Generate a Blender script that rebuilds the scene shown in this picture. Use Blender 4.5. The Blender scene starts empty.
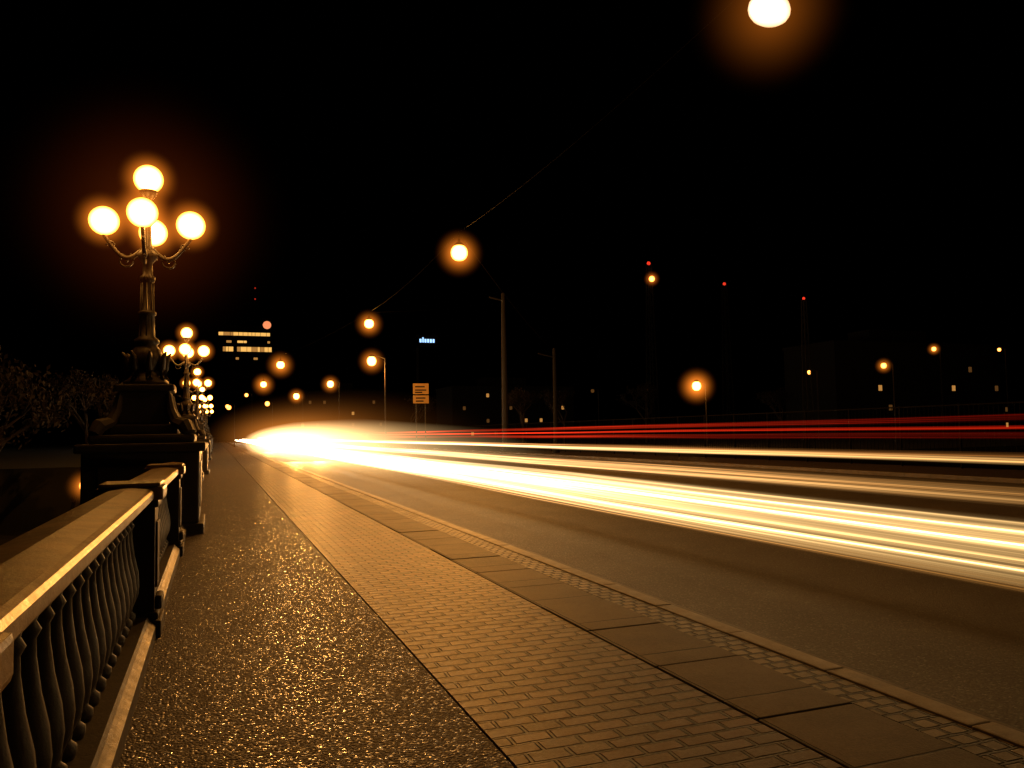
import bpy, bmesh, math, random
from mathutils import Vector, Matrix, Euler
random.seed(7)
S=bpy.context.scene
COL=S.collection
S.view_settings.view_transform='Standard'; S.view_settings.look='None'; S.view_settings.exposure=0
R=math.radians

# ---------------- helpers ----------------
def empty(name,loc=(0,0,0)):
    e=bpy.data.objects.new(name,None); e.location=loc; COL.objects.link(e); return e
def obj(name,me,mat=None,parent=None,loc=(0,0,0),smooth=False):
    o=bpy.data.objects.new(name,me); COL.objects.link(o); o.location=loc
    if mat and not me.materials: me.materials.append(mat)
    if parent: o.parent=parent
    if smooth:
        for p in me.polygons: p.use_smooth=True
    return o
def bm_obj(name,bm,mat=None,parent=None,loc=(0,0,0),smooth=False):
    bmesh.ops.recalc_face_normals(bm,faces=bm.faces)
    me=bpy.data.meshes.new(name); bm.to_mesh(me); bm.free()
    return obj(name,me,mat,parent,loc,smooth)
def add_box(bm,x0,x1,y0,y1,z0,z1,bev=0):
    r=bmesh.ops.create_cube(bm,size=1)
    vs=r['verts']
    bmesh.ops.scale(bm,vec=(x1-x0,y1-y0,z1-z0),verts=vs)
    bmesh.ops.translate(bm,vec=((x0+x1)/2,(y0+y1)/2,(z0+z1)/2),verts=vs)
    if bev>0:
        es=set()
        for v in vs:
            for e in v.link_edges: es.add(e)
        bmesh.ops.bevel(bm,geom=list(es),offset=bev,segments=2,affect='EDGES',profile=.6)
def add_lathe(bm,prof,c=(0,0,0),seg=16,sq=False):
    rings=[]
    for r,z in prof:
        rings.append([bm.verts.new((c[0]+r*math.cos(2*math.pi*(i+.5)/seg),c[1]+r*math.sin(2*math.pi*(i+.5)/seg),c[2]+z)) for i in range(seg)])
    for a,b in zip(rings,rings[1:]):
        for i in range(seg):
            bm.faces.new((a[i],a[(i+1)%seg],b[(i+1)%seg],b[i]))
    bm.faces.new(rings[0][::-1]); bm.faces.new(rings[-1])
def add_tube(bm,pts,rad,seg=8):
    pts=[Vector(p) for p in pts]; n=len(pts)
    if not isinstance(rad,(list,tuple)): rad=[rad]*n
    rings=[]; up=Vector((0,0,1))
    for i,p in enumerate(pts):
        t=(pts[min(i+1,n-1)]-pts[max(i-1,0)]).normalized()
        a=t.cross(up)
        if a.length<1e-3: a=t.cross(Vector((1,0,0)))
        a.normalize(); b=t.cross(a)
        rings.append([bm.verts.new(p+rad[i]*(math.cos(2*math.pi*k/seg)*a+math.sin(2*math.pi*k/seg)*b)) for k in range(seg)])
    for r0,r1 in zip(rings,rings[1:]):
        for k in range(seg):
            bm.faces.new((r0[k],r0[(k+1)%seg],r1[(k+1)%seg],r1[k]))
    bm.faces.new(rings[0][::-1]); bm.faces.new(rings[-1])
def extrude_y(bm,prof,y0,y1):
    a=[bm.verts.new((x,y0,z)) for x,z in prof]; b=[bm.verts.new((x,y1,z)) for x,z in prof]
    n=len(prof)
    for i in range(n): bm.faces.new((a[i],a[(i+1)%n],b[(i+1)%n],b[i]))
    bm.faces.new(a[::-1]); bm.faces.new(b)

# ---------------- node material helpers ----------------
class M:
    def __init__(s,name):
        s.m=bpy.data.materials.new(name); s.m.use_nodes=True; s.nt=s.m.node_tree
        s.n=s.nt.nodes; s.l=s.nt.links
        s.out=[x for x in s.n if x.type=='OUTPUT_MATERIAL'][0]; s.b=[x for x in s.n if x.type=='BSDF_PRINCIPLED'][0]
        s.tc=s.n.new('ShaderNodeTexCoord')
    def node(s,t,**k):
        x=s.n.new(t)
        for a,v in k.items(): setattr(x,a,v)
        return x
    def link(s,a,b): s.l.new(a,b)
    def noise(s,scale,detail=4,rough=.6,vec=None):
        x=s.n.new('ShaderNodeTexNoise'); x.inputs['Scale'].default_value=scale; x.inputs['Detail'].default_value=detail; x.inputs['Roughness'].default_value=rough
        s.link(vec or s.tc.outputs['Object'],x.inputs['Vector']); return x.outputs['Fac']
    def ramp(s,fac,stops):
        x=s.n.new('ShaderNodeValToRGB'); cr=x.color_ramp
        while len(cr.elements)<len(stops): cr.elements.new(.5)
        for e,(p,c) in zip(cr.elements,stops):
            e.position=p; e.color=(c[0],c[1],c[2],1) if isinstance(c,(tuple,list)) else (c,c,c,1)
        s.link(fac,x.inputs['Fac']); return x.outputs['Color']
    def math(s,op,a,b=None,c=None,clamp=False):
        x=s.n.new('ShaderNodeMath'); x.operation=op; x.use_clamp=clamp
        for i,v in enumerate((a,b,c)):
            if v is None: continue
            if isinstance(v,(int,float)): x.inputs[i].default_value=v
            else: s.link(v,x.inputs[i])
        return x.outputs[0]
    def mix(s,f,a,b,mode='MIX'):
        x=s.n.new('ShaderNodeMix'); x.data_type='RGBA'; x.blend_type=mode
        for i,v in ((0,f),(6,a),(7,b)):
            if isinstance(v,(int,float)): x.inputs[i].default_value=v if i==0 else (v,v,v,1)
            elif isinstance(v,tuple): x.inputs[i].default_value=(*v,1)
            else: s.link(v,x.inputs[i])
        return x.outputs[2]
    def bump(s,h,strength=.5,dist=.005,prev=None):
        x=s.n.new('ShaderNodeBump'); x.inputs['Strength'].default_value=strength; x.inputs['Distance'].default_value=dist
        s.link(h,x.inputs['Height'])
        if prev: s.link(prev,x.inputs['Normal'])
        s.link(x.outputs[0],s.b.inputs['Normal']); return x.outputs[0]
    def col(s,v): 
        if isinstance(v,tuple): s.b.inputs['Base Color'].default_value=(*v,1)
        else: s.link(v,s.b.inputs['Base Color'])
    def rough(s,v):
        if isinstance(v,(int,float)): s.b.inputs['Roughness'].default_value=v
        else: s.link(v,s.b.inputs['Roughness'])

def asphalt(name,c0,c1,r0,r1,grain=90,bumpd=.006,pol=.22):
    m=M(name)
    big=m.noise(.9,4,.6); fine=m.noise(grain*.7,2,.7)
    vn=m.node('ShaderNodeTexVoronoi'); vn.inputs['Scale'].default_value=grain; m.link(m.tc.outputs['Object'],vn.inputs['Vector'])
    c=m.ramp(fine,[(.3,c0),(.7,c1)])
    c=m.mix(.55,c,m.ramp(big,[(.32,.35),(.68,1.0)]),'MULTIPLY')
    m.col(c)
    sep=m.node('ShaderNodeSeparateColor'); m.link(vn.outputs['Color'],sep.inputs[0])
    r=m.ramp(sep.outputs[0],[(.0,r0),(pol,r1)])
    m.rough(r)
    tilt=m.math('ADD',m.math('MULTIPLY',vn.outputs['Distance'],-1.0),m.math('MULTIPLY',fine,.8))
    b=m.bump(tilt,.9,bumpd)
    m.bump(big,.4,.02,b)
    return m.m
m_walk=asphalt('worn_asphalt_walk',(.024,.013,.009),(.070,.037,.025),.24,.75,72,.011,.28)
m_road=asphalt('road_asphalt',(.048,.040,.032),(.125,.105,.082),.40,.72,70,.006)

def paver(name,bw,bh,off,c1,c2,mortar,msize,rough0,rough1,rot=0,dist=.01,fine=120,big_d=.012):
    m=M(name)
    wob=m.node('ShaderNodeTexNoise'); wob.inputs['Scale'].default_value=7; wob.inputs['Detail'].default_value=1; m.link(m.tc.outputs['Object'],wob.inputs['Vector'])
    va=m.node('ShaderNodeVectorMath',operation='MULTIPLY_ADD'); m.link(wob.outputs['Color'],va.inputs[0]); va.inputs[1].default_value=(.018,.018,0); m.link(m.tc.outputs['Object'],va.inputs[2])
    br=m.node('ShaderNodeTexBrick'); br.offset=off; br.inputs['Scale'].default_value=1
    br.inputs['Brick Width'].default_value=bw; br.inputs['Row Height'].default_value=bh
    br.inputs['Mortar Size'].default_value=msize; br.inputs['Mortar Smooth'].default_value=.6
    br.inputs['Color1'].default_value=(*c1,1); br.inputs['Color2'].default_value=(*c2,1); br.inputs['Mortar'].default_value=(*mortar,1)
    m.link(va.outputs[0],br.inputs['Vector'])
    n=m.noise(fine,2,.7); big=m.noise(1.3,4,.6)
    c=m.mix(.6,br.outputs['Color'],m.ramp(n,[(.3,.45),(.7,1.0)]),'MULTIPLY')
    c=m.mix(.75,c,m.ramp(big,[(.32,.28),(.65,1.0)]),'MULTIPLY')
    m.col(c)
    m.rough(m.math('MULTIPLY_ADD',m.noise(40,2),rough1-rough0,rough0))
    b=m.bump(m.math('SUBTRACT',1.0,br.outputs['Fac']),1.0,dist)
    lift=m.node('ShaderNodeSeparateColor'); m.link(br.outputs['Color'],lift.inputs[0])
    b=m.bump(m.math('ADD',m.math('MULTIPLY',lift.outputs[0],4.0),m.noise(3.5,1)),.8,big_d,b)
    m.bump(n,.7,.005,b)
    return m.m
m_brick=paver('brick_paving',.21,.115,.5,(.19,.095,.05),(.060,.031,.018),(.005,.004,.003),.015,.32,.65,0,.024)
m_slab=paver('kerb_slab',.66,.95,.0,(.17,.125,.085),(.12,.09,.06),(.02,.018,.015),.012,.48,.75,0,.006,90,.004)
m_cob=paver('granite_setts',.12,.11,.5,(.42,.33,.22),(.22,.17,.11),(.03,.025,.02),.016,.38,.65,0,.02)

def stone(name,c0,c1,r0=.4,r1=.75,sc=1):
    m=M(name)
    a=m.noise(4*sc,5,.65); f=m.noise(70*sc,3,.7)
    c=m.ramp(a,[(.3,c0),(.68,c1)]); c=m.mix(.5,c,m.ramp(f,[(.3,.5),(.65,1.)]),'MULTIPLY')
    m.col(c); m.rough(m.math('MULTIPLY_ADD',m.noise(9*sc,3),r1-r0,r0))
    b=m.bump(f,.45,.004); m.bump(a,.4,.012,b); return m.m
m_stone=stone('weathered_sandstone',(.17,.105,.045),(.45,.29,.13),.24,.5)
m_darkstone=stone('dark_stone',(.012,.009,.006),(.045,.030,.017))  # near-black base colour, far darker than the handrail stone
m_conc=stone('concrete',(.18,.14,.095),(.36,.29,.20))
def simple(name,c,r=.5,metal=0,n=12):
    m=M(name); f=m.noise(n,3); c2=tuple(x*.55 for x in c)
    m.col(m.ramp(f,[(.3,c2),(.7,c)])); m.rough(m.math('MULTIPLY_ADD',f,.3,r-.15)); m.b.inputs['Metallic'].default_value=metal
    m.bump(f,.2,.003); return m.m
m_iron=simple('cast_iron',(.05,.035,.02),.45,.2,30)
m_steel=simple('painted_steel',(.018,.014,.011),.75,.0)
m_dark=simple('dark_facade',(.006,.005,.0045),.95)
m_fence=simple('black_paint',(.004,.0035,.003),.95)
m_fence.node_tree.nodes['Principled BSDF'].inputs['Specular IOR Level'].default_value=.1
m_ground=simple('dark_soil',(.03,.028,.02),.95,0,.6)

def emis(name,core,rim,sc,sr,pw=2.0):
    m=M(name); m.n.remove(m.b)
    lw=m.node('ShaderNodeLayerWeight'); lw.inputs['Blend'].default_value=.5
    inv=m.math('SUBTRACT',1.0,lw.outputs['Facing']); p=m.math('POWER',inv,pw)
    e=m.node('ShaderNodeEmission'); m.link(m.mix(p,rim,core),e.inputs['Color'])
    m.link(m.math('MULTIPLY_ADD',p,sc-sr,sr),e.inputs['Strength']); m.link(e.outputs[0],m.out.inputs['Surface']); return m.m
def emit(name,c,s):
    m=M(name); m.n.remove(m.b); e=m.node('ShaderNodeEmission'); e.inputs['Color'].default_value=(*c,1); e.inputs['Strength'].default_value=s
    m.link(e.outputs[0],m.out.inputs['Surface']); return m.m
m_globe=emis('opal_glass_lit',(1,.47,.10),(1,.30,.02),34,1.2,1.5)
m_sod=emis('sodium_lens_lit',(1,.50,.12),(1,.30,.03),22,1.2,1.3)
m_sodw=emis('lens_lit_white',(1,.84,.62),(1,.5,.2),3.5,.9,1.0)
m_sod_far=emis('sodium_lens_far',(1,.42,.08),(1,.25,.02),7,.8,1.2)
m_win=emit('window_lit',(1,.52,.12),1.0)
m_win1=emit('window_lit_soft',(1,.45,.1),.45)
m_win2=emit('window_lit_dim',(1,.42,.1),.08)
m_red=emit('beacon_red',(1,.05,.02),.9)
m_blue=emit('sign_blue_white',(.35,.6,1),1.8)

_fm={}
def glow_mat(s,c,p):  # emission-only volume: painted glow fading outwards, no real haze
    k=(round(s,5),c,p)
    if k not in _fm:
        m=M('lamp_glow'); m.n.remove(m.b)
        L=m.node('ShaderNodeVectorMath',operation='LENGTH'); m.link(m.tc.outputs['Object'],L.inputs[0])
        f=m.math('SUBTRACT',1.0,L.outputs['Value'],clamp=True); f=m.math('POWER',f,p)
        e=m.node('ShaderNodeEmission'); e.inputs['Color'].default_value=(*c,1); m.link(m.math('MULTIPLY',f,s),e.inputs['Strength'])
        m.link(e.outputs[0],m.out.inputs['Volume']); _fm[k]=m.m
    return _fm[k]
_fmesh={}
def glow_halo(parent,loc,rad,s,c=(1,.24,.018),p=3.2):
    """emissive volume standing in for bloom around a light, brightest at the centre"""
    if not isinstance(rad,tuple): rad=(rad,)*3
    mt=glow_mat(s,c,p)
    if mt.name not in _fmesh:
        bm=bmesh.new(); bmesh.ops.create_icosphere(bm,subdivisions=2,radius=1.0); me=bpy.data.meshes.new('glow_halo'); bm.to_mesh(me); bm.free(); me.materials.append(mt); _fmesh[mt.name]=me
    o=obj('glow_halo',_fmesh[mt.name],None,parent,loc); o.scale=rad; return o
def plight(parent,loc,P,c,rad=.15,name='lamp_light'):
    l=bpy.data.lights.new(name,'POINT'); l.energy=P; l.color=c; l.shadow_soft_size=rad
    o=bpy.data.objects.new(name,l); COL.objects.link(o); o.location=loc; o.parent=parent; return o

# ---------------- world ----------------
w=bpy.data.worlds.new('World'); S.world=w; w.use_nodes=True
nt=w.node_tree; bg=nt.nodes['Background']; sky=nt.nodes.new('ShaderNodeTexSky'); sky.sky_type='NISHITA'; sky.sun_disc=False
sky.sun_elevation=R(-6); sky.sun_rotation=R(-120)
nt.links.new(sky.outputs[0],bg.inputs[0]); bg.inputs[1].default_value=.02
sl=bpy.data.lights.new('moon','SUN'); sl.energy=.001; sl.angle=R(.5); sl.color=(1,.9,.75)
so=bpy.data.objects.new('moon',sl); so.rotation_euler=(R(60),0,R(-120)); COL.objects.link(so)

# ---------------- ground, river, bridge ----------------
bm=bmesh.new()
def gz(x,y):
    if y<44: return -8
    if x<-3 and y<62: return -4.6
    if y<48 : return -8+(y-44)/4*7.6
    return -.4
xs=[-1500,-400,-120,-40,-12,-3.05,-3,0,24,60,150,400,1500]; ys=[-1500,-300,-40,0,44,44.05,48,61.95,62,120,300,800,2500]
V={}
for i,x in enumerate(xs):
    for j,y in enumerate(ys):
        V[i,j]=bm.verts.new((x,y,gz(x,y)))
for i in range(len(xs)-1):
    for j in range(len(ys)-1):
        bm.faces.new((V[i,j],V[i+1,j],V[i+1,j+1],V[i,j+1]))
bm_obj('ground',bm,m_ground)
mw=M('river_water'); mw.col((.01,.012,.012)); mw.rough(.08); mw.bump(mw.noise(1.6,4),.5,.08)
bm=bmesh.new(); vs=[bm.verts.new(p) for p in((-900,-900,-6),(900,-900,-6),(900,44.5,-6),(-900,44.5,-6))]; bm.faces.new(vs); bm_obj('river_water',bm,mw.m)

def strip(name,x0,x1,y0,y1,z0,z1,mat,ns=1,bev=0):
    bm=bmesh.new(); add_box(bm,x0,x1,y0,y1,z0,z1,bev); return bm_obj(name,bm,mat)
deck=empty('bridge')
bm=bmesh.new(); add_box(bm,-.9,24.2,-25,60,-1.4,-.16); bm_obj('deck',bm,m_conc,deck)
bm=bmesh.new(); 
for yp in (-8,18,44): add_box(bm,-.6,23.9,yp-1.2,yp+1.2,-8,-1.41)
bm_obj('piers',bm,m_darkstone,deck)
strip('pavement',-.85,1.262,-25,250,-.15,0,m_walk)
strip('brick_pavement',1.275,2.60,-25,250,-.15,.002,m_brick)
bm=bmesh.new()
y=-10
rs=random.Random(3)
while y<120:
    L=.95*rs.uniform(.93,1.07)
    add_box(bm,2.615+rs.uniform(-.003,.003),3.235+rs.uniform(-.003,.003),y+.006,y+L-.006,-.15,.002+rs.uniform(0,.009),.006); y+=L
bm_obj('kerb_slabs',bm,m_slab)
strip('granite_setts',3.245,3.50,-25,250,-.15,.0,m_cob)
bm=bmesh.new(); y=-10
while y<160:
    add_box(bm,3.505,3.66,y+.005,y+.995,-.15,.006+rs.uniform(0,.006),.012); y+=1.0
bm_obj('kerb',bm,m_conc)
strip('road',3.662,20.0,-25,260,-.155,-.10,m_road)
strip('road_gutter',3.664,3.95,-25,200,-.0995,-.095,m_slab)
mp=M('road_paint'); mp.col(mp.ramp(mp.noise(30,5),[(.35,(.10,.09,.08)),(.65,(.35,.33,.3))])); mp.rough(.6)
bm=bmesh.new()
add_box(bm,11.0,11.12,-20,160,-.0995,-.096)
bm_obj('lane_markings',bm,mp.m)
strip('far_kerb',20.0,20.2,-25,200,-.15,.02,m_slab)
strip('far_pavement',20.2,24.1,-25,200,-.15,0,m_walk)

# ---------------- balustrade ----------------
balprof=[(.055,.0),(.062,.02),(.062,.05),(.04,.07),(.045,.10),(.078,.18),(.088,.26),(.078,.36),(.052,.48),(.036,.60),(.034,.66),(.05,.69),(.034,.72),(.05,.77),(.06,.80),(.06,.83)]
def build_balustrade(name,xc,mirror,posts_secs,seg=14):
    root=empty(name)
    sx=-1 if mirror else 1
    rail=bmesh.new(); plinth=bmesh.new(); bal=bmesh.new(); post=bmesh.new(); caps=bmesh.new()
    w_=.17
    rp=[(-w_,1.045),(-w_+.03,1.01),(-w_+.05,1.0),(w_-.05,1.0),(w_-.03,1.01),(w_,1.045),(w_,1.088),(w_-.012,1.105),(w_-.035,1.115),(0,1.13),(-w_+.035,1.115),(-w_+.012,1.105),(-w_,1.088)]
    pp=[(-.19,0),(.19,0),(.19,.10),(.165,.12),(.145,.14),(.13,.165),(-.13,.165),(-.145,.14),(-.165,.12),(-.19,.10)]
    for (a,b) in posts_secs['sections']:
        extrude_y(rail,[(xc+x,z) for x,z in rp],a,b)
        extrude_y(plinth,[(xc+x,z) for x,z in pp],a,b)
        n=max(2,int((b-a)/.235)); st=(b-a)/n
        for i in range(n):
            add_lathe(bal,[(r,z) for r,z in balprof],(xc,a+(i+.5)*st,.167),seg if b<20 else 8)
    for y in posts_secs['posts']:
        for j,(hw,hl,z0,z1,bv) in enumerate([(.225,.225,0,.13,.012),(.205,.205,.13,.19,.02),(.175,.175,.19,.97,.008),(.20,.20,.97,1.03,.02),(.235,.235,1.03,1.13,.018),(.215,.215,1.13,1.165,.02)]):
            add_box(post if j<4 else caps,xc-hw,xc+hw,y-hl,y+hl,z0+.001,z1,bv)
        f=xc+sx*.175
        lo,hi=sorted((f-.002*sx,f+.016*sx)); add_box(post,lo,hi,y-.11,y+.11,.36,.86,.006)
        lo,hi=sorted((f-.002*sx,f+.05*sx)); add_box(post,lo,hi,y-.12,y+.12,.192,.30,.022)
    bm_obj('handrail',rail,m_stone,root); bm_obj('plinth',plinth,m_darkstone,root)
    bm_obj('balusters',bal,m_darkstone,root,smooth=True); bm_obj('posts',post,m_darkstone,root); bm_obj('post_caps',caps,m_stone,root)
    return root
CY=[14.3+21*i for i in range(6)]
posts=[-8.2,-3.3,1.6,6.85,11.2]; secs=[(-7.97,-3.53),(-3.07,1.37),(1.83,6.62),(7.08,10.97),(11.43,13.34)]
for k in range(5):
    a=CY[k]+.96; b=CY[k+1]-.96; n=4; st=(b-a)/n
    for i in range(n):
        s0=a+i*st+(.23 if i else 0); s1=a+(i+1)*st-(.23 if i<n-1 else 0)
        secs.append((s0,s1))
        if i: posts.append(a+i*st)
build_balustrade('balustrade',-.60,False,{'posts':posts,'sections':secs})

# ---------------- candelabra lamps ----------------
AR=.66
def make_candelabra():
    st=bmesh.new()
    for (hw,z0,z1,bv) in [(.90,-1.2,.16,.03),(.83,.16,1.28,.03),(.92,1.28,1.42,.035),(.76,1.42,1.56,.05),(.5,1.56,1.72,.03),(.38,1.72,2.25,.03),(.44,2.25,2.36,.03)]:
        add_box(st,-hw,hw,-hw,hw,z0+.001,z1,bv)
    for sx in(-1,1):
        add_box(st,sx*.835-.012,sx*.835+.012,-.6,.6,.4,1.1,.008)
        add_box(st,-.6,.6,sx*.835-.012,sx*.835+.012,.4,1.1,.008)
    for k in range(4):
        a=math.pi/4+k*math.pi/2; c,s=math.cos(a),math.sin(a)
        add_tube(st,[(c*.95,s*.95,1.57),(c*.86,s*.86,1.70),(c*.66,s*.66,1.76),(c*.55,s*.55,1.95),(c*.5,s*.5,2.2)],[.10,.12,.09,.07,.05],8)
    me_s=bpy.data.meshes.new('pedestal'); bmesh.ops.recalc_face_normals(st,faces=st.faces); st.to_mesh(me_s); st.free(); me_s.materials.append(m_darkstone)
    ir=bmesh.new()
    add_lathe(ir,[(.34,2.36),(.34,2.42),(.25,2.50),(.21,2.60),(.24,2.68),(.27,2.80),(.22,2.94),(.15,3.02),(.19,3.06),(.19,3.11),(.125,3.16),(.11,3.5),(.14,3.53),(.14,3.57),(.10,3.60),(.085,4.05),(.12,4.1),(.12,4.15),(.08,4.19),(.075,4.38),(.15,4.47),(.17,4.53),(.11,4.60),(.065,4.66),(.05,5.0),(.075,5.04),(.04,5.08),(.035,5.42),(.09,5.48),(.13,5.55),(.14,5.60)],seg=20)
    for i in range(8):
        a=2*math.pi*i/8; add_tube(ir,[(math.cos(a)*.115,math.sin(a)*.115,3.17),(math.cos(a)*.09,math.sin(a)*.09,4.05)],.014,6)
    for i in range(8):
        a=2*math.pi*i/8+.2; c,s=math.cos(a),math.sin(a)
        add_tube(ir,[(c*.30,s*.30,2.44),(c*.27,s*.27,2.62),(c*.31,s*.31,2.82),(c*.37,s*.37,2.90)],[.06,.07,.045,.015],6)
    for k in range(4):
        a=R(-3)+k*math.pi/2; c,s=math.cos(a),math.sin(a)
        P=[]
        for t in range(17):
            u=t/16; r=.08+(AR-.08)*u; z=4.62-.18*math.sin(u*math.pi*1.15)+ (.12*u*u)
            P.append((c*r,s*r,z))
        P.append((c*AR,s*AR,P[-1][2]+.05)); zt=P[-1][2]
        add_tube(ir,P,[.036]*10+[.03]*8,8)
        Q=[]
        for t in range(22):
            th=t/21*math.pi*2.6; rr=.135*(1-t/26)
            Q.append((c*(.34+rr*math.cos(th+2.2)),s*(.34+rr*math.cos(th+2.2)),4.42+rr*math.sin(th+2.2)))
        add_tube(ir,Q,.018,6)
        Q=[]
        for t in range(18):
            th=t/17*math.pi*2.2; rr=.075*(1-t/22)
            Q.append((c*(.55+rr*math.cos(th)),s*(.55+rr*math.cos(th)),4.66+rr*math.sin(th)))
        add_tube(ir,Q,.014,6)
        add_lathe(ir,[(.03,0),(.07,.05),(.12,.10),(.135,.16)],(c*AR,s*AR,zt-.02),12)
    me_i=bpy.data.meshes.new('iron'); bmesh.ops.recalc_face_normals(ir,faces=ir.faces); ir.to_mesh(me_i); ir.free(); me_i.materials.append(m_iron)
    for p in me_i.polygons: p.use_smooth=True
    cs=[(math.cos(R(-3)+k*math.pi/2)*AR,math.sin(R(-3)+k*math.pi/2)*AR,5.06) for k in range(4)]+[(0,0,5.80)]
    g=bmesh.new()
    for c in cs:
        r=bmesh.ops.create_uvsphere(g,u_segments=20,v_segments=12,radius=.235); bmesh.ops.translate(g,vec=c,verts=r['verts'])
    me_g=bpy.data.meshes.new('globes'); g.to_mesh(me_g); g.free(); me_g.materials.append(m_globe)
    for p in me_g.polygons: p.use_smooth=True
    return me_s,me_i,me_g,cs
ms,mi,mg,cs=make_candelabra()
for i,y in enumerate(CY):
    e=empty('candelabra_street_lamp',(-1.12+(.06 if i==0 else 0),y,0))
    obj('pedestal',ms,None,e); obj('iron_post',mi,None,e); obj('globes',mg,None,e)
    if i<3:
        for c in cs: glow_halo(e,c,.52,5.0,p=2.4)
    if i==0: glow_halo(e,(0,0,5.2),2.6,.045,(1,.16,.02),3)

# ---------------- suspended lamps ----------------
m_wire=simple('steel_cable',(.004,.0035,.003),.95,.0)
m_wire.node_tree.nodes['Principled BSDF'].inputs['Specular IOR Level'].default_value=.1
LC=(1,.39,.065)
LENS=[(.05,-.37),(.14,-.35),(.22,-.29),(.27,-.20),(.285,-.10),(.27,0),(.22,.09),(.15,.14)]
def pendant(loc,mat,scale=1,hb=.5,hr=1.0,P=0,colr=LC,lz=1.0):
    e=empty('suspended_street_lamp',loc)
    b=bmesh.new()
    add_lathe(b,[(.04,.36),(.05,.26),(.10,.24),(.15,.19),(.17,.145)],seg=16)
    add_tube(b,[(0,0,.34),(0,0,.62)],.015,6)
    o=bm_obj('housing',b,m_steel,e,smooth=True); o.scale=(scale,)*3
    b=bmesh.new(); add_lathe(b,LENS,seg=18)
    o=bm_obj('lens',b,mat,e,smooth=True); o.scale=(scale*lz,scale,scale)
    if hb: glow_halo(e,(0,0,-.12*scale),hr,hb/hr)
    if P: plight(e,(0,0,-.4*scale-.2),P,colr)
    return e
pendant((9.25,11.3,9.05),m_sodw,1.0,.5,1.6,420,lz=1.45)
pendant((9.05,30.0,8.75),m_sod,1.2,3.4,1.1,4400)
pendant((9.3,51.2,8.75),m_sod,1.1,3.2,1.1,3000)
pendant((6.5,88.0,9.2),m_sod,1.5,3,1.8,2000)
pendant((6.5,120,9.1),m_sod,1.6,3,2.0,0)
pendant((3.6,240,10),m_sod_far,2.4,0,0,0)
bm=bmesh.new()
def cable(a,b,sag,r=.005,n=14):
    a=Vector(a);b=Vector(b)
    add_tube(bm,[a.lerp(b,t/n)-Vector((0,0,sag*4*(t/n)*(1-t/n))) for t in range(n+1)],r,5)
cable((9.25,11.3,9.7),(9.05,30,9.45),.25,.004); cable((9.05,30,9.45),(9.3,51.2,9.4),.3); cable((9.3,51.2,9.4),(6.5,88,10.1),.3); cable((9,-12,9.5),(9.25,11.3,9.7),.3)
cable((9.05,30,9.45),(22,50.5,7.0),.3); cable((9.3,51.2,9.4),(22,60.7,12.4),.3)
bm_obj('overhead_cable',bm,m_wire)

def mast(name,x,y,h,r=.16,beacon=False,lattice=False,base=0,mat=None):
    e=empty(name,(x,y,base)); b=bmesh.new()
    if lattice:
        s=r
        for sx in(-1,1):
            for sy in(-1,1): add_tube(b,[(sx*s,sy*s,0),(sx*s*.4,sy*s*.4,h)],s*.12,4)
        n=max(6,int(h/(s*2.2)))
        for i in range(n):
            z0=h*i/n; z1=h*(i+1)/n; f0=s*(1-.6*i/n); f1=s*(1-.6*(i+1)/n); sg=1 if i%2 else -1
            for sy in(-1,1):
                add_tube(b,[(-sg*f0,sy*f0,z0),(sg*f1,sy*f1,z1)],s*.07,4); add_tube(b,[(sy*f0,-sg*f0,z0),(sy*f1,sg*f1,z1)],s*.07,4)
    else:
        add_lathe(b,[(r*1.7,0),(r*1.7,.3),(r*1.15,.4),(r*.65,h),(r*.2,h+.05)],seg=10)
        add_tube(b,[(0,0,h-.6),(-1.2,0,h-.35)],r*.3,6)
    bm_obj('shaft',b,mat or m_dark,e)
    if beacon:
        b=bmesh.new(); bmesh.ops.create_uvsphere(b,u_segments=10,v_segments=6,radius=beacon); bm_obj('beacon',b,m_red,e,(0,0,h+beacon))
    return e
mast('cable_mast',22,60.7,12.8,.24,mat=m_steel)
mast('cable_mast',22,50.5,7.2,.15,mat=m_dark)
mast('signal_mast',41.8,48.4,11.5,.3,.11,True,-.4)
t=mast('radio_mast',77,131,33,.9,.36,True,-.4)
b=bmesh.new(); bmesh.ops.create_uvsphere(b,u_segments=10,v_segments=6,radius=.6); bm_obj('floodlight',b,m_sod_far,t,(0,-1,30.2),True)
glow_halo(t,(0,-1,30.2),1.8,1.2,(1,.2,.02))
mast('radio_mast',102.5,143,32.5,.9,.34,True,-.4)

# ---------------- ordinary street lamps ----------------
def street_lamp(x,y,z,base=-.4,hb=1.2,mat=None,s=1.0,P=0,arm=-1,hx=2.6):
    e=empty('street_lamp',(x,y,base)); H=z-base; b=bmesh.new()
    add_lathe(b,[(.14,0),(.14,.5),(.09,.6),(.06,H-.1),(.05,H+.15)],seg=8,c=(-arm*1.2,0,0))
    add_tube(b,[(-arm*1.2,0,H+.05),(-arm*.7,0,H+.24),(0,0,H+.22+.1*s)],.035,6)
    add_lathe(b,[(.18*s,.145*s),(.15*s,.2*s),(.05*s,.26*s)],(0,0,H),10)
    bm_obj('pole_and_head',b,m_steel,e)
    b=bmesh.new(); add_lathe(b,[(r*s*.92,q*s) for r,q in LENS],(0,0,H),14); bm_obj('lens',b,mat or m_sod,e,smooth=True)
    if hb: glow_halo(e,(0,0,H-.12*s),.35*s*hx,hb/(.35*s*hx))
    if P: plight(e,(0,0,H-.6-.2*s),P,LC)
street_lamp(12.9,69.9,8.1,0,3,s=1.6,P=1500)
street_lamp(14.9,111.8,8.7,-.1,3,s=1.8)
street_lamp(14.3,154.7,9.1,-.1,3,s=2.2)
street_lamp(11.6,198,9.4,-.1,0,m_sod_far,s=2.2)
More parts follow.
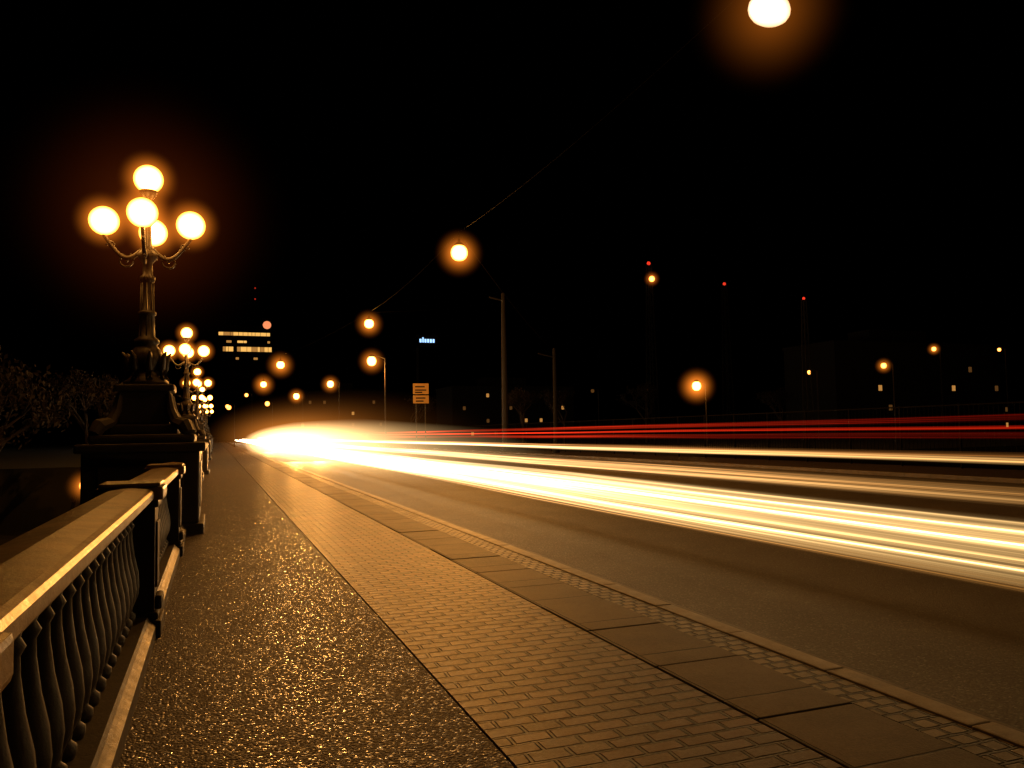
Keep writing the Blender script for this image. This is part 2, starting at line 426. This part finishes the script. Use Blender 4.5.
street_lamp(6.6,190,11,-.4,0,m_sod_far,s=1.6)
street_lamp(2.0,150,7.0,-.4,0,m_sod_far,s=1.3)
street_lamp(51,77,6.5,-.4,4.0,s=2.0,P=200,hx=3.6)
street_lamp(70,80.6,8.4,-.4,0,m_sod_far,s=1.0)
street_lamp(63,61.8,7.6,-.4,2.5,m_sod_far,s=1.1)
street_lamp(101.7,90,13,-.4,2.5,m_sod_far,s=1.3)
street_lamp(111,86.6,12.7,-.4,0,m_sod_far,s=1.0)
street_lamp(68,138,9.2,-.4,0,m_win2,s=1.3)
street_lamp(78,135,9.2,-.4,0,m_win2,s=1.3)
street_lamp(-6.1,45,-.72,-4.6,2.5,m_sod_far,s=1.0,P=12,hx=3)

# ---------------- light trails: thin luminous ribbons at lamp height ----------------
tr=empty('headlight_trails'); tt=empty('taillight_trails')
YS=[-20,-12,-6,-2,0,2,3.5,5,7,9,12,16,22,30,42,60,90,140,210]
def ribbon(parent,name,x,zc,hw,near,far,sn,sf,y0,y1,freq=45,contrast=2.5,seed=0,gp=1.0,drift=.05,fill=.15):
    m=M(name+'_light'); m.n.remove(m.b)
    uv=m.node('ShaderNodeUVMap'); uv.uv_map='UVMap'
    sp=m.node('ShaderNodeSeparateXYZ'); m.link(uv.outputs[0],sp.inputs[0])   # u = metres along, v = -1..1 across
    f=m.node('ShaderNodeMapRange'); f.inputs['From Min'].default_value=y0; f.inputs['From Max'].default_value=y1; m.link(sp.outputs[0],f.inputs[0])
    g=m.math('POWER',f.outputs[0],gp)
    cb=m.node('ShaderNodeCombineXYZ'); cb.inputs[0].default_value=seed*7.3
    m.link(m.math('MULTIPLY',sp.outputs[0],.05),cb.inputs[1]); m.link(m.math('MULTIPLY',sp.outputs[1],hw*freq),cb.inputs[2])
    n=m.noise(1.0,2,.6,vec=cb.outputs[0])
    st=m.math('POWER',m.math('MULTIPLY',n,1.75),contrast*2)
    st=m.math('ADD',st,fill)
    pr=m.math('SUBTRACT',1.0,m.math('MULTIPLY',sp.outputs[1],sp.outputs[1]),clamp=True)
    st=m.math('MULTIPLY',st,m.math('POWER',pr,2.0))
    st=m.math('MULTIPLY',st,m.math('MULTIPLY_ADD',g,sf-sn,sn))
    e=m.node('ShaderNodeEmission'); m.link(m.mix(g,near,far),e.inputs['Color']); m.link(st,e.inputs['Strength'])
    t=m.node('ShaderNodeBsdfTransparent'); a=m.node('ShaderNodeAddShader'); m.link(e.outputs[0],a.inputs[0]); m.link(t.outputs[0],a.inputs[1])
    m.link(a.outputs[0],m.out.inputs['Surface'])
    b=bmesh.new(); L=b.loops.layers.uv.new('UVMap'); ph=seed*1.7; col=[]
    for yy in YS:
        xx=x+drift*math.sin(yy*.05+ph); dz=.012*math.sin(yy*.35+ph)
        col.append((b.verts.new((xx,yy,zc+dz-hw)),b.verts.new((xx,yy,zc+dz+hw)),yy))
    for p,q in zip(col,col[1:]):
        fc=b.faces.new((p[0],q[0],q[1],p[1]))
        for lp,u in zip(fc.loops,((p[2],-1),(q[2],-1),(q[2],1),(p[2],1))): lp[L].uv=u
    me=bpy.data.meshes.new(name); b.to_mesh(me); b.free(); return obj(name,me,m.m,parent)
Y1=(1,.58,.19); Y2=(1,.78,.46)
ribbon(tr,'near_streak',4.62,.60,.12,Y1,Y2,.42,18,2,48,40,3.0,1,.85,fill=.12)
ribbon(tr,'near_streak',5.6,.64,.18,Y1,Y2,.65,20,2,48,30,3.0,2,.85,fill=.16)
ribbon(tr,'upper_streak',6.3,.88,.09,(1,.5,.14),Y2,.12,6,3,60,50,2.5,3,fill=.08)
ribbon(tr,'low_streak',4.75,.46,.05,(1,.42,.08),Y2,.14,4,2,50,80,2,4,fill=.08)
ribbon(tr,'mid_streak',8.8,.66,.14,(1,.42,.09),Y2,.12,5,6,70,50,3,5,fill=.07)
ribbon(tr,'mid_streak',9.9,1.0,.06,(1,.52,.15),Y2,.65,8,6,70,50,1.8,6,fill=.2)
ribbon(tr,'far_streak',12.3,.93,.10,(1,.36,.07),(1,.5,.2),.08,4,8,80,50,2.5,7,fill=.05)
RD=(1,.025,.005)
ribbon(tt,'near_red_streak',13.9,1.43,.045,RD,(1,.07,.02),.50,3.5,8,90,60,2,8,fill=.2)
ribbon(tt,'mid_red_streak',15.4,1.24,.10,RD,(1,.07,.02),.010,1.0,8,90,40,2.5,9,fill=.04)
ribbon(tt,'far_red_streak',17.0,1.62,.10,RD,(1,.07,.02),.020,1.4,8,90,40,2.2,10,fill=.06)
glow_halo(tr,(6.0,66,.85),(3.8,54,1.7),.26,(1,.62,.25),1.2)  # emissive ellipsoid added to imitate the headlight bloom
glow_halo(tr,(6.5,72,1.2),(8,52,3.6),.034,(1,.30,.04),2.2)  # wider orange glow added around the bloom
for (x,y,P) in ((4.8,52,4000),(6.2,52,4000),(5.2,85,6000),(8.6,65,3500)):
    l=bpy.data.lights.new('headlight','SPOT'); l.energy=P; l.color=(1,.41,.08); l.spot_size=R(60); l.spot_blend=.9; l.shadow_soft_size=.25
    o=bpy.data.objects.new('headlight',l); COL.objects.link(o); o.location=(x,y,.85); o.rotation_euler=(R(88),0,R(180-4)); o.parent=tr

# ---------------- signs ----------------
e=empty('direction_sign',(14.5,58.6,-.1)); b=bmesh.new()
add_tube(b,[(-.35,0,0),(-.35,0,5.3)],.05,8); add_tube(b,[(.35,0,0),(.35,0,5.3)],.05,8); bm_obj('poles',b,m_steel,e)
msg=M('sign_yellow'); msg.col((.40,.24,.07)); msg.rough(.6)
b=bmesh.new(); add_box(b,-.6,.6,-.09,-.06,4.55,5.35,.01); add_box(b,-.6,.6,-.09,-.06,3.85,4.45,.01); bm_obj('panels',b,msg.m,e)
b=bmesh.new()
for z,x0,x1 in ((5.1,-.45,.3),(4.85,-.45,.42),(4.68,-.45,.1),(4.25,-.4,.35),(4.02,-.4,.2)): add_box(b,x0,x1,-.097,-.092,z-.05,z+.05)
bm_obj('lettering',b,m_dark,e)

e=empty('advertising_pylon',(49.9,194.8,-.4)); b=bmesh.new(); add_box(b,-2.6,-2.1,-.3,.3,0,26); add_box(b,-2.6,2.9,-.3,.3,23.6,26.6); bm_obj('frame',b,m_dark,e)
b=bmesh.new()
xx=-1.9
for wv,hh in ((.5,.9),(.35,1.3),(.5,.9),(.5,.9),(.5,.9),(.5,.9)):
    add_box(b,xx,xx+wv,-.36,-.31,24.7,24.7+hh,.05); xx+=wv+.2
bm_obj('letters',b,m_blue,e)

# ---------------- buildings ----------------
def building(name,x0,x1,y0,y1,h,lit=(),roofs=True,base=-.4,frac=.03,fw=.7,fh=3.2,seed=1,mw=None):
    e=empty(name,((x0+x1)/2,(y0+y1)/2,base)); W=(x1-x0)/2; D=(y1-y0)/2
    b=bmesh.new(); add_box(b,-W,W,-D,D,0,h); add_box(b,-W-.2,W+.2,-D-.2,D+.2,h,h+.5)
    if roofs: add_box(b,-W*.4,W*.3,-D*.4,D*.4,h+.5,h+3)
    bm_obj('walls',b,m_dark,e)
    r=random.Random(seed); b1=bmesh.new(); b2=bmesh.new(); b3=bmesh.new()
    nf=int(h/fh); nx=int(2*W/(fw*2.8))
    for f in range(nf):
        for i in range(nx):
            cx=-W+(i+.5)*2*W/nx; z=f*fh+1.1
            t=b1 if r.random()<frac else (b2 if r.random()<frac*2 else b3)
            add_box(t,cx-fw/2,cx+fw/2,-D-.06,-D+.02,z,z+.9)
    for bb,mm,nn in ((b1,mw or m_win1,'lit_windows'),(b2,m_win2,'dim_windows'),(b3,m_dark,'dark_windows')):
        if len(bb.verts): bm_obj(nn,bb,mm,e)
        else: bb.free()
    return e
e=empty('office_tower',(10,316,-.4)); b=bmesh.new(); add_box(b,-9,9.6,-7,7,0,40.5); add_box(b,-9,6,-6,6,40.501,43); add_box(b,6.2,9.6,-6,-5,40.501,46); add_tube(b,[(4,0,43),(4,0,58)],.18,6); bm_obj('walls',b,m_dark,e)
b=bmesh.new(); b2=bmesh.new(); r=random.Random(5)
for (z,xa,xb,hh,pr) in ((39.1,-9,9,1.2,.95),(36.4,-8.6,9,.8,.3),(33.2,-7.5,9.6,1.7,.95),(30.2,-6,9,.8,.12)):
    x=xa
    while x<xb:
        wv=r.uniform(.8,2.2)
        if r.random()<pr: add_box(b if r.random()<.8 else b2,x,min(x+wv,xb),-7.15,-7.0,z,z+hh)
        x+=wv+.15
bm_obj('lit_floors',b,m_win,e); bm_obj('dim_floors',b2,m_win1,e)
b=bmesh.new(); add_lathe(b,[(1.5,0),(1.5,.2)],seg=16); 
o=bm_obj('round_sign',b,emit('sign_warm',(1,.3,.12),1.0),e,(8,-6.1,43.4)); o.rotation_euler=(R(90),0,0)
for z in (58.2,54): 
    b=bmesh.new(); bmesh.ops.create_uvsphere(b,u_segments=8,v_segments=6,radius=.3); bm_obj('beacon',b,emit('beacon_dim',(1,.05,.02),.35),e,(4,-.4,z))
building('apartment_building',92,128,100,112,15,seed=4,frac=.03)
building('apartment_building',150,190,120,135,12,seed=6,frac=.02)
building('apartment_building',55,88,190,205,13,seed=9,frac=.03)
building('apartment_building',22,46,230,245,14,seed=12,frac=.05)

# ---------------- far fence ----------------
e=empty('railing_fence',(23.6,0,0)); b=bmesh.new()
y=-10
while y<75:
    add_box(b,-.03,.03,y-.03,y+.03,0,2.2); y+=2.5
add_box(b,-.02,.02,-10,75,2.12,2.17); add_box(b,-.02,.02,-10,75,.15,.2); add_box(b,-.02,.02,-10,75,1.15,1.19)
y=-9.9
while y<75:
    add_box(b,-.008,.008,y-.008,y+.008,.2,2.12); y+=.18
bm_obj('bars',b,m_fence,e)

# ---------------- trees ----------------
m_leaf=simple('foliage',(.020,.012,.005),.95); m_bark=simple('bark',(.03,.02,.014),.9,0,20)
def tree_mesh(seed,h):
    r=random.Random(seed); b=bmesh.new(); tips=[]
    def br(p,d,L,rad,lv):
        q=p+d*L; mid=p.lerp(q,.5)+Vector((r.uniform(-.06,.06),r.uniform(-.06,.06),0))*L
        add_tube(b,[p,mid,q],[rad,rad*.8,rad*.6],5 if lv else 8)
        if lv>=2: tips.append(mid)
        if lv>=4: tips.append(q); return
        for k in range(r.choice((2,3)) if lv else 4):
            nd=(d+Vector((r.uniform(-.9,.9),r.uniform(-.9,.9),r.uniform(-.15,.6)))).normalized()
            br(q,nd,L*r.uniform(.6,.82),rad*.55,lv+1)
    br(Vector((0,0,0)),Vector((0,0,1)),h*.3,h*.028,0)
    me=bpy.data.meshes.new('branches'); b.to_mesh(me); b.free(); me.materials.append(m_bark)
    b=bmesh.new()
    for t in tips:
        if r.random()<.25: continue
        for _ in range(16):
            c=t+Vector((r.gauss(0,.45),r.gauss(0,.45),r.gauss(0,.35)))*h*.07
            s=h*r.uniform(.008,.018); a=Euler((r.uniform(0,3),r.uniform(0,3),r.uniform(0,3))).to_matrix()
            vs=[b.verts.new(c+a@Vector(v)) for v in((-s,0,0),(0,-s*.5,0),(s,0,0),(0,s*.5,0))]; b.faces.new(vs)
    m2=bpy.data.meshes.new('leaves'); b.to_mesh(m2); b.free(); m2.materials.append(m_leaf)
    return me,m2
T=[tree_mesh(s,1.0*9) for s in (1,2,3)]
for i,(x,y,z,s) in enumerate([(-7.5,52,-4.6,1.25),(-12,50,-4.6,1.35),(-17,56,-4.6,1.3),(-5.8,66,-.4,.8),(-10,74,-.4,.95),(33,85,-.4,.9),(44,98,-.4,1),(60,104,-.4,1.1),(78,96,-.4,1.0),(28,120,-.4,1)]):
    e=empty('tree',(x,y,z)); e.scale=(s,s,s); e.rotation_euler=(0,0,i*1.3)
    obj('branches',T[i%3][0],None,e); obj('leaves',T[i%3][1],None,e)

# ---------------- camera ----------------
cd=bpy.data.cameras.new('camera'); cam=bpy.data.objects.new('camera',cd); COL.objects.link(cam)
cd.lens=28; cd.sensor_width=36; cd.clip_start=.05; cd.clip_end=5000
rot=Matrix.Rotation(R(-20.46),4,'Z')@Matrix.Rotation(R(90+3.43),4,'X')@Matrix.Rotation(R(-1.0),4,'Z')
cam.matrix_world=Matrix.Translation((0,0,1.5))@rot
S.camera=cam
